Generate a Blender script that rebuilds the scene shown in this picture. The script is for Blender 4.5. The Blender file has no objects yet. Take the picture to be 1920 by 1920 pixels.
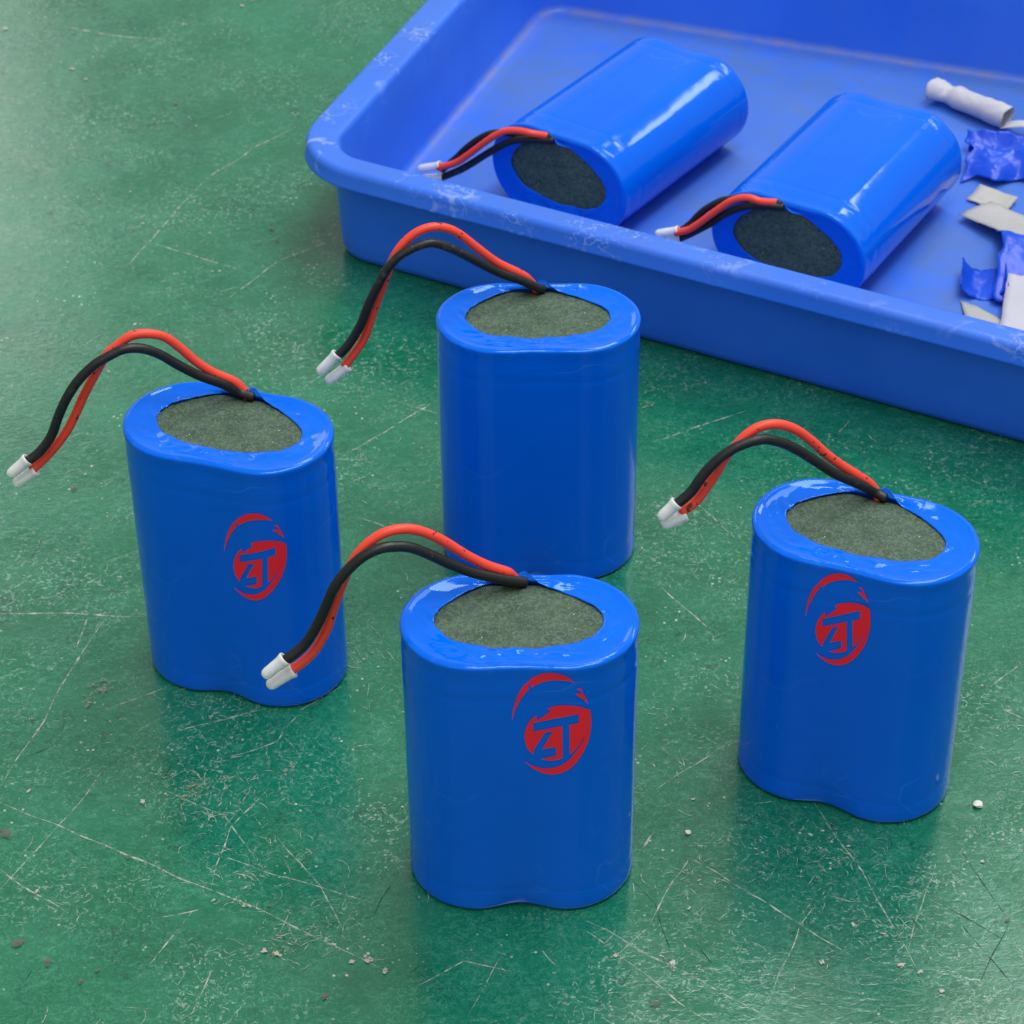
import bpy, bmesh, math, random
from mathutils import Vector, Matrix, noise
from mathutils.geometry import delaunay_2d_cdt
random.seed(7)
scene = bpy.context.scene
COL = scene.collection
R = math.radians

# ------------------------------------------------------------------ camera
CAM_RIGHT = Vector((0.99994408, -0.00647333, -0.00836249))
CAM_DOWN = Vector((-0.01057522, -0.61208846, -0.79071859))
CAM_FWD = Vector((0.0, 0.79076281, -0.61212269))
CAM_POS = Vector((0.0, 0.0, 0.38310))
cam_d = bpy.data.cameras.new('camera')
cam = bpy.data.objects.new('camera', cam_d); COL.objects.link(cam)
m = Matrix((CAM_RIGHT, -CAM_DOWN, -CAM_FWD)).transposed().to_4x4()
m.translation = CAM_POS
cam.matrix_world = m
cam_d.sensor_width = 36.0
cam_d.lens = 36.0 * 4764.93 / 1920.0
cam_d.clip_start = 0.02; cam_d.clip_end = 60
cam_d.dof.use_dof = True
cam_d.dof.focus_distance = 0.525
cam_d.dof.aperture_fstop = 60.0
scene.camera = cam

# ------------------------------------------------------------------ room light
world = bpy.data.worlds.new('World'); scene.world = world
world.use_nodes = True
bg = world.node_tree.nodes['Background']
bg.inputs['Color'].default_value = (0.97, 1.0, 0.99, 1)
bg.inputs['Strength'].default_value = 0.48

def area(name, loc, target, sx, sy, watts, col=(1, 1, 1)):
    d = bpy.data.lights.new(name, 'AREA'); d.shape = 'RECTANGLE'
    d.size = sx; d.size_y = sy; d.energy = watts; d.color = col
    o = bpy.data.objects.new(name, d); COL.objects.link(o)
    o.location = loc
    o.rotation_euler = (Vector(target) - Vector(loc)).to_track_quat('-Z', 'Y').to_euler()
    return o
# ceiling lamps of the workshop, plus an added fill behind the viewer
area('ceiling_panel_near', (0.35, 0.15, 2.1), (0.05, 0.5, 0), 1.3, 0.45, 21.5, (1, 0.99, 0.97))
area('ceiling_panel_far', (0.60, 1.25, 2.1), (0.05, 0.5, 0), 1.3, 0.45, 21.5, (1, 0.99, 0.97))
area('front_fill_behind_viewer', (-0.35, -1.5, 2.0), (0.0, 0.45, 0), 2.4, 1.4, 10, (1, 0.99, 0.97))  # unseen fill added to brighten the fronts of packs and tray
area('ceiling_lamp_far_left', (-1.25, 4.3, 2.1), (-0.1, 0.6, 0), 0.7, 0.9, 4.5, (1, 0.99, 0.96))
area('ceiling_lamp_right', (0.80, 1.95, 2.1), (0.1, 0.4, 0), 0.35, 0.8, 4, (1, 0.99, 0.96))
area('ceiling_lamp_far_right', (1.9, 2.35, 2.1), (0.05, 0.6, 0), 1.2, 0.2, 9, (1, 0.99, 0.96))

scene.view_settings.view_transform = 'Standard'
scene.view_settings.look = 'None'
scene.view_settings.exposure = 0.0
scene.view_settings.gamma = 1.0
scene.view_settings.use_curve_mapping = False
scene.render.engine = 'CYCLES'
scene.cycles.max_bounces = 8
scene.cycles.transparent_max_bounces = 16

# ------------------------------------------------------------------ helpers
def mesh_obj(name, verts, faces, mat, parent=None, smooth=True):
    me = bpy.data.meshes.new(name)
    me.from_pydata([tuple(v) for v in verts], [], faces)
    me.update()
    if smooth:
        me.polygons.foreach_set('use_smooth', [True] * len(me.polygons))
    o = bpy.data.objects.new(name, me); COL.objects.link(o)
    if mat: me.materials.append(mat)
    if parent: o.parent = parent
    return o

def tag(o, label=None, cat=None, group=None, kind=None):
    if label: o['label'] = label
    if cat: o['category'] = cat
    if group: o['group'] = group
    if kind: o['kind'] = kind
    return o

class NT:
    """small node-tree helper"""
    def __init__(self, name):
        self.mat = bpy.data.materials.new(name); self.mat.use_nodes = True
        self.t = self.mat.node_tree; self.n = self.t.nodes
        self.b = self.n['Principled BSDF']
        self.co = self.n.new('ShaderNodeTexCoord').outputs['Object']
    def link(self, a, b): self.t.links.new(a, b)
    def set(self, sock, v):
        if isinstance(v, bpy.types.NodeSocket): self.link(v, sock)
        else: sock.default_value = v
    def noise(self, scale, detail=2, rough=0.5, dist=0.0, vec=None, out='Fac'):
        n = self.n.new('ShaderNodeTexNoise'); self.link(vec or self.co, n.inputs['Vector'])
        n.inputs['Scale'].default_value = scale; n.inputs['Detail'].default_value = detail
        n.inputs['Roughness'].default_value = rough; n.inputs['Distortion'].default_value = dist
        return n.outputs[out]
    def voro(self, scale, feature='F1', out='Distance', vec=None, rnd=1.0):
        n = self.n.new('ShaderNodeTexVoronoi'); n.feature = feature
        self.link(vec or self.co, n.inputs['Vector']); n.inputs['Scale'].default_value = scale
        n.inputs['Randomness'].default_value = rnd
        return n.outputs[out]
    def mapping(self, rot=(0, 0, 0), scale=(1, 1, 1), loc=(0, 0, 0), vec=None):
        n = self.n.new('ShaderNodeMapping'); self.link(vec or self.co, n.inputs['Vector'])
        n.inputs['Rotation'].default_value = rot; n.inputs['Scale'].default_value = scale
        n.inputs['Location'].default_value = loc
        return n.outputs['Vector']
    def ramp(self, fac, a, b, lo=0.0, hi=1.0):
        n = self.n.new('ShaderNodeMapRange'); n.clamp = True
        self.set(n.inputs['Value'], fac)
        n.inputs['From Min'].default_value = a; n.inputs['From Max'].default_value = b
        n.inputs['To Min'].default_value = lo; n.inputs['To Max'].default_value = hi
        return n.outputs['Result']
    def math(self, op, a, b=0.0, c=0.0):
        n = self.n.new('ShaderNodeMath'); n.operation = op
        self.set(n.inputs[0], a); self.set(n.inputs[1], b); self.set(n.inputs[2], c)
        return n.outputs[0]
    def mix(self, fac, a, b):
        n = self.n.new('ShaderNodeMix'); n.data_type = 'RGBA'
        self.set(n.inputs[0], fac)
        self.set(n.inputs[6], (*a, 1) if isinstance(a, tuple) else a)
        self.set(n.inputs[7], (*b, 1) if isinstance(b, tuple) else b)
        return n.outputs[2]
    def attr(self, name):
        n = self.n.new('ShaderNodeAttribute'); n.attribute_name = name
        return n.outputs['Fac']
    def bump(self, h, strength, dist, normal=None):
        n = self.n.new('ShaderNodeBump'); self.set(n.inputs['Height'], h)
        n.inputs['Strength'].default_value = strength; n.inputs['Distance'].default_value = dist
        if normal is not None: self.link(normal, n.inputs['Normal'])
        return n.outputs['Normal']
    def finish(self, color=None, rough=None, spec=None, normal=None, alpha=None, **kw):
        b = self.b
        if color is not None: self.set(b.inputs['Base Color'], (*color, 1) if isinstance(color, tuple) else color)
        if rough is not None: self.set(b.inputs['Roughness'], rough)
        if spec is not None: self.set(b.inputs['Specular IOR Level'], spec)
        if normal is not None: self.link(normal, b.inputs['Normal'])
        if alpha is not None: self.set(b.inputs['Alpha'], alpha)
        for k, v in kw.items(): self.set(b.inputs[k], v)
        return self.mat

# ------------------------------------------------------------------ materials
def mat_floor():
    t = NT('green_floor_paint')
    big = t.noise(9, 3, 0.55)
    mid = t.noise(45, 4, 0.6)
    col = t.mix(t.ramp(big, 0.3, 0.7), (0.0005, 0.106, 0.044), (0.003, 0.152, 0.069))
    col = t.mix(t.ramp(mid, 0.40, 0.72, 0, 0.55), col, (0.010, 0.190, 0.096))
    # dull grey-brown foot dirt in the low spots
    dirt = t.ramp(t.noise(17, 4, 0.62, 0.3, t.mapping(loc=(2.2, 0.7, 0))), 0.53, 0.72, 0, 0.42)
    col = t.mix(dirt, col, (0.040, 0.110, 0.066))
    # streaky relief of the brushed paint: short light and dark curls
    st = t.mapping(rot=(0, 0, R(35)), scale=(1.0, 1.7, 1.0))
    rel = t.noise(330, 3, 0.6, 1.1, st)
    col = t.mix(t.ramp(rel, 0.54, 0.70, 0, 0.38), col, (0.060, 0.270, 0.165))
    col = t.mix(t.ramp(rel, 0.44, 0.30, 0, 0.42), col, (0.001, 0.062, 0.032))
    # thin worn squiggles: narrow band around a noise level, in patches
    w1 = t.math('ABSOLUTE', t.math('SUBTRACT', t.noise(330, 3, 0.55, 0.6), 0.5))
    l1 = t.ramp(w1, 0.006, 0.028, 1, 0)
    patch = t.ramp(t.noise(24, 4, 0.65), 0.44, 0.66)
    rag = t.ramp(t.noise(900, 2), 0.42, 0.6)
    l1 = t.math('MULTIPLY', t.math('MULTIPLY', l1, patch), rag)
    w2 = t.math('ABSOLUTE', t.math('SUBTRACT', t.noise(680, 2, 0.5, 1.0), 0.5))
    l2 = t.math('MULTIPLY', t.ramp(w2, 0.01, 0.05, 1, 0), t.ramp(t.noise(60, 2), 0.36, 0.56, 0.3, 1))
    col = t.mix(t.math('MULTIPLY', l2, 0.32), col, (0.085, 0.31, 0.20))
    col = t.mix(t.math('MULTIPLY', l1, 0.58), col, (0.40, 0.52, 0.43))
    # pale specks
    sp = t.ramp(t.voro(460), 0.10, 0.17, 1, 0)
    spm = t.ramp(t.noise(70, 3), 0.53, 0.68)
    col = t.mix(t.math('MULTIPLY', t.math('MULTIPLY', sp, spm), 0.85), col, (0.58, 0.60, 0.52))
    # dark fine marks
    dk = t.math('ABSOLUTE', t.math('SUBTRACT', t.noise(240, 2, 0.5, 0.8, t.mapping(loc=(3.1, 1.7, 0.4))), 0.5))
    dk = t.math('MULTIPLY', t.ramp(dk, 0.006, 0.02, 1, 0), t.ramp(t.noise(38, 2, 0.5, 0, t.mapping(loc=(1.3, 5.1, 0))), 0.50, 0.66))
    col = t.mix(t.math('MULTIPLY', dk, 0.6), col, (0.008, 0.040, 0.026))
    h = t.math('ADD', t.math('MULTIPLY', rel, 0.55), t.math('MULTIPLY', t.noise(110, 2), 0.5))
    h = t.math('SUBTRACT', h, t.math('MULTIPLY', l1, 0.2))
    nrm = t.bump(h, 0.18, 0.0006)
    rough = t.math('ADD', t.ramp(mid, 0.3, 0.75, 0.13, 0.25), t.math('MULTIPLY', l1, 0.2))
    return t.finish(col, rough, 0.85, nrm)

def mat_wear(name, colour, lo, hi, scale, spec=0.3):
    t = NT(name)
    a = t.ramp(t.noise(scale, 3, 0.6), lo, hi)
    c = t.mix(t.noise(160, 2), colour, tuple(x * 0.6 for x in colour)); a = t.math('MULTIPLY', a, 0.93)
    return t.finish(c, 0.55, spec, None, a)

def mat_wrap():
    t = NT('blue_shrink_film')
    col = t.mix(t.ramp(t.noise(35, 2), 0.3, 0.7), (0.0, 0.118, 0.74), (0.0, 0.132, 0.80))
    xyz = t.n.new('ShaderNodeSeparateXYZ'); t.link(t.co, xyz.inputs[0])
    X, Y, Z = xyz.outputs
    # faint rubbed hairlines
    ln = t.math('ABSOLUTE', t.math('SUBTRACT', t.noise(24, 2, 0.4, 0.3, t.mapping(rot=(0, 0.35, 0), scale=(1, 1, 2.2))), 0.5))
    ln = t.math('MULTIPLY', t.ramp(ln, 0.0012, 0.004, 1, 0), t.ramp(t.noise(55, 2), 0.52, 0.64))
    col = t.mix(t.math('MULTIPLY', ln, 0.16), col, (0.10, 0.30, 0.85))
    # lay-flat crease of the tube on the left shoulder
    sx = t.math('ADD', X, t.math('MULTIPLY', t.math('SUBTRACT', t.noise(30, 1), 0.5), 0.0006))
    seam = t.ramp(t.math('ABSOLUTE', t.math('ADD', sx, 0.0195)), 0.00008, 0.0003, 1, 0)
    seam = t.math('MULTIPLY', seam, t.ramp(Y, -0.004, -0.002, 1, 0))
    bk = t.ramp(t.math('ABSOLUTE', t.math('SUBTRACT', t.math('ABSOLUTE', sx), 0.0092)), 0.0001, 0.0007, 1, 0)
    seam = t.math('ADD', seam, t.math('MULTIPLY', bk, t.ramp(Y, 0.006, 0.008, 0, 0.9)))
    # shrink creases running round the ends of the cells
    top = t.math('MULTIPLY', t.ramp(Z, 0.0535, 0.057, 0, 1), t.ramp(Z, 0.0638, 0.0650, 1, 0))
    bot = t.math('MULTIPLY', t.ramp(Z, 0.0105, 0.0075, 0, 1), t.ramp(Z, 0.0010, 0.0025, 0, 1))
    band = t.math('ADD', top, bot)
    cr = t.noise(70, 2, 0.5, 0.5, t.mapping(scale=(0.55, 0.55, 4.5)))
    cr = t.math('MULTIPLY', t.ramp(t.math('ABSOLUTE', t.math('SUBTRACT', cr, 0.5)), 0.0, 0.045, 1, 0), band)
    cr = t.math('MULTIPLY', cr, t.ramp(t.noise(60, 1), 0.42, 0.60))
    h = t.math('ADD', t.noise(55, 2, 0.5), t.math('MULTIPLY', t.noise(300, 2), 0.08))
    h = t.math('ADD', h, t.math('MULTIPLY', seam, 0.16))
    h = t.math('ADD', h, t.math('MULTIPLY', cr, 0.14))
    nrm = t.bump(h, 0.14, 0.0012)
    m = t.finish(col, t.ramp(t.noise(80, 3), 0.3, 0.7, 0.06, 0.13), 0.38, nrm)
    t.b.inputs['Specular Tint'].default_value = (0.50, 0.78, 1.0, 1)
    return m

def mat_insulation():
    t = NT('grey_green_insulation_paper')
    col = t.mix(t.ramp(t.noise(220, 3, 0.7), 0.35, 0.65), (0.034, 0.068, 0.042), (0.058, 0.100, 0.066))
    w = t.math('ABSOLUTE', t.math('SUBTRACT', t.noise(850, 2, 0.5, 0.8), 0.5))
    col = t.mix(t.ramp(w, 0.01, 0.06, 0.55, 0), col, (0.14, 0.20, 0.155))
    sp = t.ramp(t.voro(750), 0.10, 0.16, 1, 0)
    col = t.mix(t.math('MULTIPLY', sp, t.ramp(t.noise(300, 1), 0.60, 0.66)), col, (0.45, 0.50, 0.45))
    dk = t.ramp(t.voro(480, vec=t.mapping(loc=(0.7, 0.2, 0))), 0.07, 0.12, 1, 0)
    col = t.mix(t.math('MULTIPLY', dk, t.ramp(t.noise(200, 1), 0.62, 0.66)), col, (0.02, 0.03, 0.025))
    return t.finish(col, 0.62, 0.3, t.bump(t.noise(900, 3, 0.7), 0.35, 0.0004))

def mat_red():
    t = NT('red_silicone_wire')
    col = t.mix(t.noise(120, 2), (0.90, 0.072, 0.036), (0.80, 0.054, 0.030))
    v = t.mapping(scale=(1, 1, 1))
    d = t.ramp(t.noise(520, 2, 0.5, 0, v), 0.675, 0.70)
    col = t.mix(t.math('MULTIPLY', d, 0.9), col, (0.05, 0.006, 0.006))
    return t.finish(col, 0.42, 0.4, t.bump(t.noise(900, 2), 0.12, 0.0003))

def mat_black():
    t = NT('black_silicone_wire')
    d = t.math('MULTIPLY', t.ramp(t.noise(700, 3, 0.7), 0.58, 0.72), t.ramp(t.noise(110, 2), 0.45, 0.65))
    col = t.mix(d, (0.008, 0.009, 0.010), (0.075, 0.08, 0.085))
    return t.finish(col, t.ramp(t.noise(500, 2), 0.3, 0.7, 0.36, 0.55), 0.42, t.bump(t.noise(800, 3), 0.2, 0.0003))

def mat_nylon():
    t = NT('milky_white_plastic')
    col = t.mix(t.noise(200, 2), (0.94, 0.95, 0.95), (0.90, 0.91, 0.91))
    m = t.finish(col, 0.32, 0.5)
    t.b.inputs['Subsurface Weight'].default_value = 0.3
    t.b.inputs['Transmission Weight'].default_value = 0.3
    t.b.inputs['Subsurface Radius'].default_value = (1, 1, 1)
    t.b.inputs['Subsurface Scale'].default_value = 0.0012
    return m

def mat_emblem():
    t = NT('red_print')
    col = t.mix(t.noise(150, 2), (0.96, 0.016, 0.040), (0.92, 0.014, 0.036))
    return t.finish(col, 0.32, 0.3)

def mat_tray():
    t = NT('blue_tray_plastic')
    col = t.mix(t.ramp(t.noise(22, 3, 0.6), 0.3, 0.7), (0.014, 0.140, 0.80), (0.026, 0.172, 0.88))
    # dusty film lying on upward faces of the inside and the rim
    haze = t.math('MULTIPLY', t.attr('dusty'), t.ramp(t.noise(40, 5, 0.7, 0.4), 0.30, 0.64, 0.25, 1))
    col = t.mix(t.math('MULTIPLY', haze, 0.85), col, (0.068, 0.150, 0.39))
    # scuffs on the rim
    sc = t.math('ABSOLUTE', t.math('SUBTRACT', t.noise(150, 3, 0.6, 0.3), 0.5))
    sc = t.math('MULTIPLY', t.ramp(sc, 0.004, 0.02, 1, 0), t.ramp(t.noise(50, 3), 0.55, 0.66))
    pt = t.math('MULTIPLY', t.ramp(t.noise(130, 3, 0.6, 0.5), 0.60, 0.68), t.ramp(t.noise(30, 1), 0.46, 0.6))
    sc = t.math('MULTIPLY', t.math('MAXIMUM', sc, t.math('MULTIPLY', pt, 0.9)), t.attr('rim'))
    col = t.mix(t.math('MULTIPLY', sc, 0.48), col, (0.42, 0.52, 0.84))
    # grime packed in the floor joint
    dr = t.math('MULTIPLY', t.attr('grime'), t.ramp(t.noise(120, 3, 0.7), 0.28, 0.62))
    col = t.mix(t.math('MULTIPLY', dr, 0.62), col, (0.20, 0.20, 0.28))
    h = t.math('ADD', t.noise(70, 2), t.math('MULTIPLY', t.noise(420, 3), 0.35))
    rough = t.math('ADD', t.ramp(t.noise(60, 3), 0.3, 0.7, 0.34, 0.46), t.math('MULTIPLY', haze, 0.12))
    return t.finish(col, rough, 0.45, t.bump(h, 0.12, 0.0008))

def mat_sheet(name, a, b, rough, spec=0.3, sub=0.0):
    t = NT(name)
    col = t.mix(t.ramp(t.noise(70, 3), 0.3, 0.7), a, b)
    return t.finish(col, rough, spec, t.bump(t.noise(160, 3), 0.25, 0.0008))

M = dict(floor=mat_floor(), wrap=mat_wrap(), ins=mat_insulation(), red=mat_red(), black=mat_black(),
         nylon=mat_nylon(), emblem=mat_emblem(), tray=mat_tray(),
         scratch=mat_wear('pale_scratch', (0.54, 0.57, 0.48), 0.36, 0.62, 520),
         chip=mat_wear('primer_chip', (0.58, 0.53, 0.44), 0.36, 0.50, 900),
         stain=mat_wear('brown_stain', (0.17, 0.14, 0.12), 0.30, 0.62, 500),
         crack=mat_wear('dark_crack', (0.010, 0.050, 0.036), 0.36, 0.58, 380),
         tan=mat_wear('tan_patch', (0.26, 0.34, 0.22), 0.50, 0.66, 1100),
         paper=mat_sheet('white_paper', (0.52, 0.52, 0.58), (0.45, 0.45, 0.52), 0.6),
         tape=mat_sheet('grey_white_backing', (0.46, 0.45, 0.44), (0.37, 0.38, 0.37), 0.5),
         film=mat_sheet('blue_film_scrap', (0.003, 0.056, 0.56), (0.008, 0.080, 0.66), 0.28, 0.3),
         stone=mat_sheet('white_grit', (0.78, 0.76, 0.74), (0.5, 0.48, 0.46), 0.6))

# ------------------------------------------------------------------ the floor
def unproj(px, py, z=0.0):
    """ground point seen at a photo pixel (used to note where the floor marks lie)"""
    f = 4764.93
    d = CAM_RIGHT * ((px - 960) / f) + CAM_DOWN * ((py - 960) / f) + CAM_FWD
    k = (z - CAM_POS.z) / d.z
    return CAM_POS + d * k

NF = 24
fv = [(-6 + 12 * i / NF, -6 + 12 * j / NF, 0) for j in range(NF + 1) for i in range(NF + 1)]
ff = [(j * (NF + 1) + i, j * (NF + 1) + i + 1, (j + 1) * (NF + 1) + i + 1, (j + 1) * (NF + 1) + i) for j in range(NF) for i in range(NF)]
floor = mesh_obj('floor', fv, ff, M['floor'])
tag(floor, 'worn green painted floor with pale scratches', None, None, 'structure')

ZL = [2.0e-5]
def zlayer():
    ZL[0] += 2.5e-7
    return ZL[0]

class Flat:
    def __init__(self): self.v = []; self.f = []
    def ribbon(self, pts, w, rng, jitter=0.00025, step=0.0012):
        """ragged thin mark along a polyline of ground points"""
        z = zlayer(); P = []
        for a, b in zip(pts[:-1], pts[1:]):
            n = max(1, int((b - a).length / step))
            for k in range(n): P.append(a.lerp(b, k / n))
        P.append(pts[-1]); n = len(P); base = len(self.v)
        ph = rng.random() * 50
        for i, q in enumerate(P):
            a = P[max(0, i - 1)]; b = P[min(n - 1, i + 1)]
            d = (b - a); d = d.normalized() if d.length > 0 else Vector((1, 0, 0))
            nn = Vector((-d.y, d.x, 0))
            taper = min(1.0, 0.25 + 4 * min(i, n - 1 - i) / max(1, n - 1))
            ww = w * taper * (0.45 + 1.1 * rng.random() ** 1.6)
            j = (noise.noise(Vector((i * 0.12, ph, 0)))) * jitter * 3
            q = q + nn * j
            self.v += [(q.x + nn.x * ww / 2, q.y + nn.y * ww / 2, z), (q.x - nn.x * ww / 2, q.y - nn.y * ww / 2, z)]
            if i: self.f.append((base + 2 * i - 2, base + 2 * i - 1, base + 2 * i + 1, base + 2 * i))
    def blob(self, c, r, rng, n=14, sq=1.0, rot=0.0):
        z = zlayer(); base = len(self.v)
        for i in range(n):
            a = 2 * math.pi * i / n; rr = r * (0.55 + 0.75 * rng.random())
            x, y = rr * math.cos(a), rr * math.sin(a) * sq
            self.v.append((c.x + x * math.cos(rot) - y * math.sin(rot), c.y + x * math.sin(rot) + y * math.cos(rot), z))
        self.f.append(tuple(range(base, base + n)))

rng = random.Random(11)
scr, crk, chp, stn, tanp = Flat(), Flat(), Flat(), Flat(), Flat()
LONG = [
 ([(0,1475),(80,1352),(146,1240),(200,1150)], .00034), ([(0,1667),(121,1537),(200,1437)], .00026),
 ([(0,1506),(162,1573),(233,1602),(462,1696),(625,1771),(730,1820)], .00036), ([(0,1629),(60,1672),(121,1710)], .0003),
 ([(387,1596),(520,1640),(708,1696)], .00024), ([(283,1723),(375,1706)], .00028), ([(396,1662),(430,1554),(500,1479)], .00026),
 ([(279,1812),(362,1708)], .00026), ([(358,1904),(400,1812)], .00026), ([(0,1151),(120,1150),(267,1157)], .00042),
 ([(142,1222),(162,1155)], .00034), ([(1292,1609),(1440,1695),(1600,1795)], .00030), ([(1220,1731),(1292,1602)], .0003),
 ([(1450,1865),(1499,1735),(1529,1701)], .00032), ([(1527,1504),(1625,1650),(1728,1829)], .00026), ([(1754,1620),(1698,1786)], .00028),
 ([(1100,1726),(1292,1829),(1463,1918)], .00034), ([(1100,1746),(1228,1842),(1331,1919)], .00028), ([(1145,1801),(1220,1731)], .00028),
 ([(635,861),(822,749)], .00034), ([(732,749),(819,775)], .0003), ([(672,970),(721,989)], .00034), ([(560,734),(610,700)], .0003),
 ([(233,503),(300,430),(383,339)], .0004), ([(273,452),(380,485),(463,510)], .0004), ([(383,339),(480,275),(560,235)], .0004),
 ([(120,50),(240,70),(330,75)], .0005), ([(430,560),(520,490),(640,440)], .0004), ([(1205,1590),(1230,1560)], .0004),
 ([(330,1370),(430,1345),(500,1330)], .00032), ([(200,1330),(318,1285)], .0003), ([(1220,830),(1400,770)], .0003),
 ([(1290,930),(1380,1010)], .0003), ([(1230,1480),(1370,1390)], .0003), ([(1240,1100),(1330,1180)], .0003),
 ([(560,1330),(640,1290)], .0003), ([(430,1420),(520,1390),(560,1340)], .00024), ([(780,1850),(870,1800),(960,1820)], .00026),
 ([(1880,1330),(1918,1350)], .0003), ([(1860,1290),(1915,1240)], .0003), ([(880,1900),(940,1790)], .0002),
 ([(520,1570),(600,1660),(640,1740)], .0002), ([(300,1480),(420,1530),(480,1610)], .00022)]
for pts, w in LONG:
    scr.ribbon([unproj(x, y) for x, y in pts], w, rng)
DARK = [([(1805,1594),(1886,1718)], .00024), ([(1766,1696),(1882,1760)], .00026), ([(1800,1731),(1903,1850)], .00024), ([(1890,1730),(1835,1846)], .00024),
        ([(1180,1640),(1230,1700),(1260,1790)], .00022), ([(30,1860),(60,1820)], .0003), ([(700,1720),(740,1650)], .0002), ([(1300,1760),(1340,1810)], .0002)]
for pts, w in DARK:
    crk.ribbon([unproj(x, y) for x, y in pts], w, rng)
# small random strokes, two prevailing directions with strays
for k in range(430):
    px, py = rng.uniform(-40, 1960), rng.uniform(-30, 1950)
    c = unproj(px, py)
    a = rng.choice([R(57), R(57), R(-33), R(-33), R(20)]) + rng.gauss(0, 0.35) if rng.random() < 0.75 else rng.uniform(0, math.pi)
    L = 0.0012 + 0.007 * rng.random() ** 2.2
    bend = rng.gauss(0, 0.35)
    pts = []; q = c.copy()
    for s in range(5):
        pts.append(q.copy()); q = q + Vector((math.cos(a), math.sin(a), 0)) * L / 4; a += bend * 0.5
    (scr if rng.random() < 0.86 else crk).ribbon(pts, rng.uniform(.00009, .00022), rng, 0.00012, 0.0005)
# clusters of worn strokes
for (cx, cy, sx, sy, n) in [(420,1500,110,90,110),(480,1640,120,60,60),(540,1760,60,40,45),(1290,1650,60,60,30),(1520,1600,130,60,60),(1650,1760,90,60,40),(380,1320,60,40,16),(690,880,60,70,24),(1240,1400,60,90,26),(1300,1000,60,70,18),(1890,1400,40,90,26),(700,1240,40,80,22)]:
    for k in range(int(n * 1.7)):
        c = unproj(rng.gauss(cx, sx * 0.6), rng.gauss(cy, sy * 0.6)); a = rng.uniform(0, math.pi)
        L = .0006 + .0045 * rng.random() ** 2; bend = rng.gauss(0, 0.55); pts = []; q = c.copy()
        for s in range(5):
            pts.append(q.copy()); q = q + Vector((math.cos(a), math.sin(a), 0)) * L / 4; a += bend * 0.5
        scr.ribbon(pts, rng.uniform(.00006, .00019), rng, 0.00018, 0.0003)
# primer chips
CH = [(72,1672,7),(54,1485,6),(462,1700,9),(625,1772,7),(690,1800,12),(722,1822,9),(660,1805,7),(520,1790,9),(495,1785,8),(1115,1440,4),(1292,1705,5),(1262,1807,8),(1242,1795,5),
      (1262,1820,5),(1152,1795,7),(1600,1735,6),(1655,1752,6),(1540,1805,7),(1690,1811,8),(1725,1825,8),(1590,1588,4),(1841,1617,5),(395,1347,6),(135,130,9),(160,150,6),(453,12,9),(345,47,8),(10,55,10),(268,420,5),(120,392,5),
      (1765,1858,6),(1300,1500,5),(820,1330,6),(400,1690,5),(268,1505,6),(310,1490,4),(1312,1652,5),(1340,1655,4)]
for x, y, r in CH:
    chp.blob(unproj(x, y), r / 9.3e3, rng, 12, rng.uniform(0.4, 0.9), rng.uniform(0, 3))
for k in range(260):
    chp.blob(unproj(rng.uniform(-20, 1940), rng.uniform(-20, 1940)), 0.00008 + 0.00026 * rng.random() ** 2.5, rng, 8, rng.uniform(0.4, 1), rng.uniform(0, 3))
for x, y, r in [(35,1770,12),(90,1808,11),(608,1870,9),(508,430,10),(520,452,6),(8,1565,18),(140,918,9),(1230,1885,9),(95,400,8),(330,195,9),(240,1610,8),(1890,1727,7),(505,1700,5),(152,1842,7),(182,1822,6)]:
    stn.blob(unproj(x, y), r / 9.3e3, rng, 13, rng.uniform(0.5, 0.9), rng.uniform(0, 3))
for x, y, r in [(190,1290,40),(165,1318,22),(370,1475,26),(350,1500,20),(540,1445,22),(770,1375,14),(520,1790,20),(250,430,20),(1160,1210,16),(1215,760,18)]:
    tanp.blob(unproj(x, y), r / 9.3e3, rng, 18, 0.75, 0.7)
for nm, fl, mt in (('floor_scratches', scr, 'scratch'), ('floor_cracks', crk, 'crack'), ('paint_chips', chp, 'chip'), ('floor_stains', stn, 'stain'), ('worn_patches', tanp, 'tan')):
    o = mesh_obj(nm, fl.v, fl.f, M[mt], floor, False)
    o['kind'] = 'stuff'

# two crumbs of white grit lying on the floor
def grit(px, py, r, seed, label):
    rg = random.Random(seed); bm = bmesh.new()
    bmesh.ops.create_icosphere(bm, subdivisions=2, radius=r)
    for v in bm.verts:
        n = noise.noise(v.co * (1.1 / r) + Vector((seed, 0, 0)))
        v.co *= 1 + 0.45 * n
        v.co.z *= 0.55
    zmin = min(v.co.z for v in bm.verts)
    for v in bm.verts: v.co.z -= zmin
    me = bpy.data.meshes.new('grit'); bm.to_mesh(me); bm.free(); me.materials.append(M['stone'])
    o = bpy.data.objects.new('floor_grit', me); COL.objects.link(o)
    o.location = unproj(px, py) + Vector((0, 0, 0.00004)); o.rotation_euler.z = rg.uniform(0, 6)
    tag(o, label, 'grit', 'crumbs on the floor')
grit(1833, 1511, 0.00105, 3, 'angular white crumb on the floor right of the rightmost battery pack')
grit(1290, 1563, 0.00065, 9, 'tiny round white crumb on the floor between the front and rightmost packs')

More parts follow.
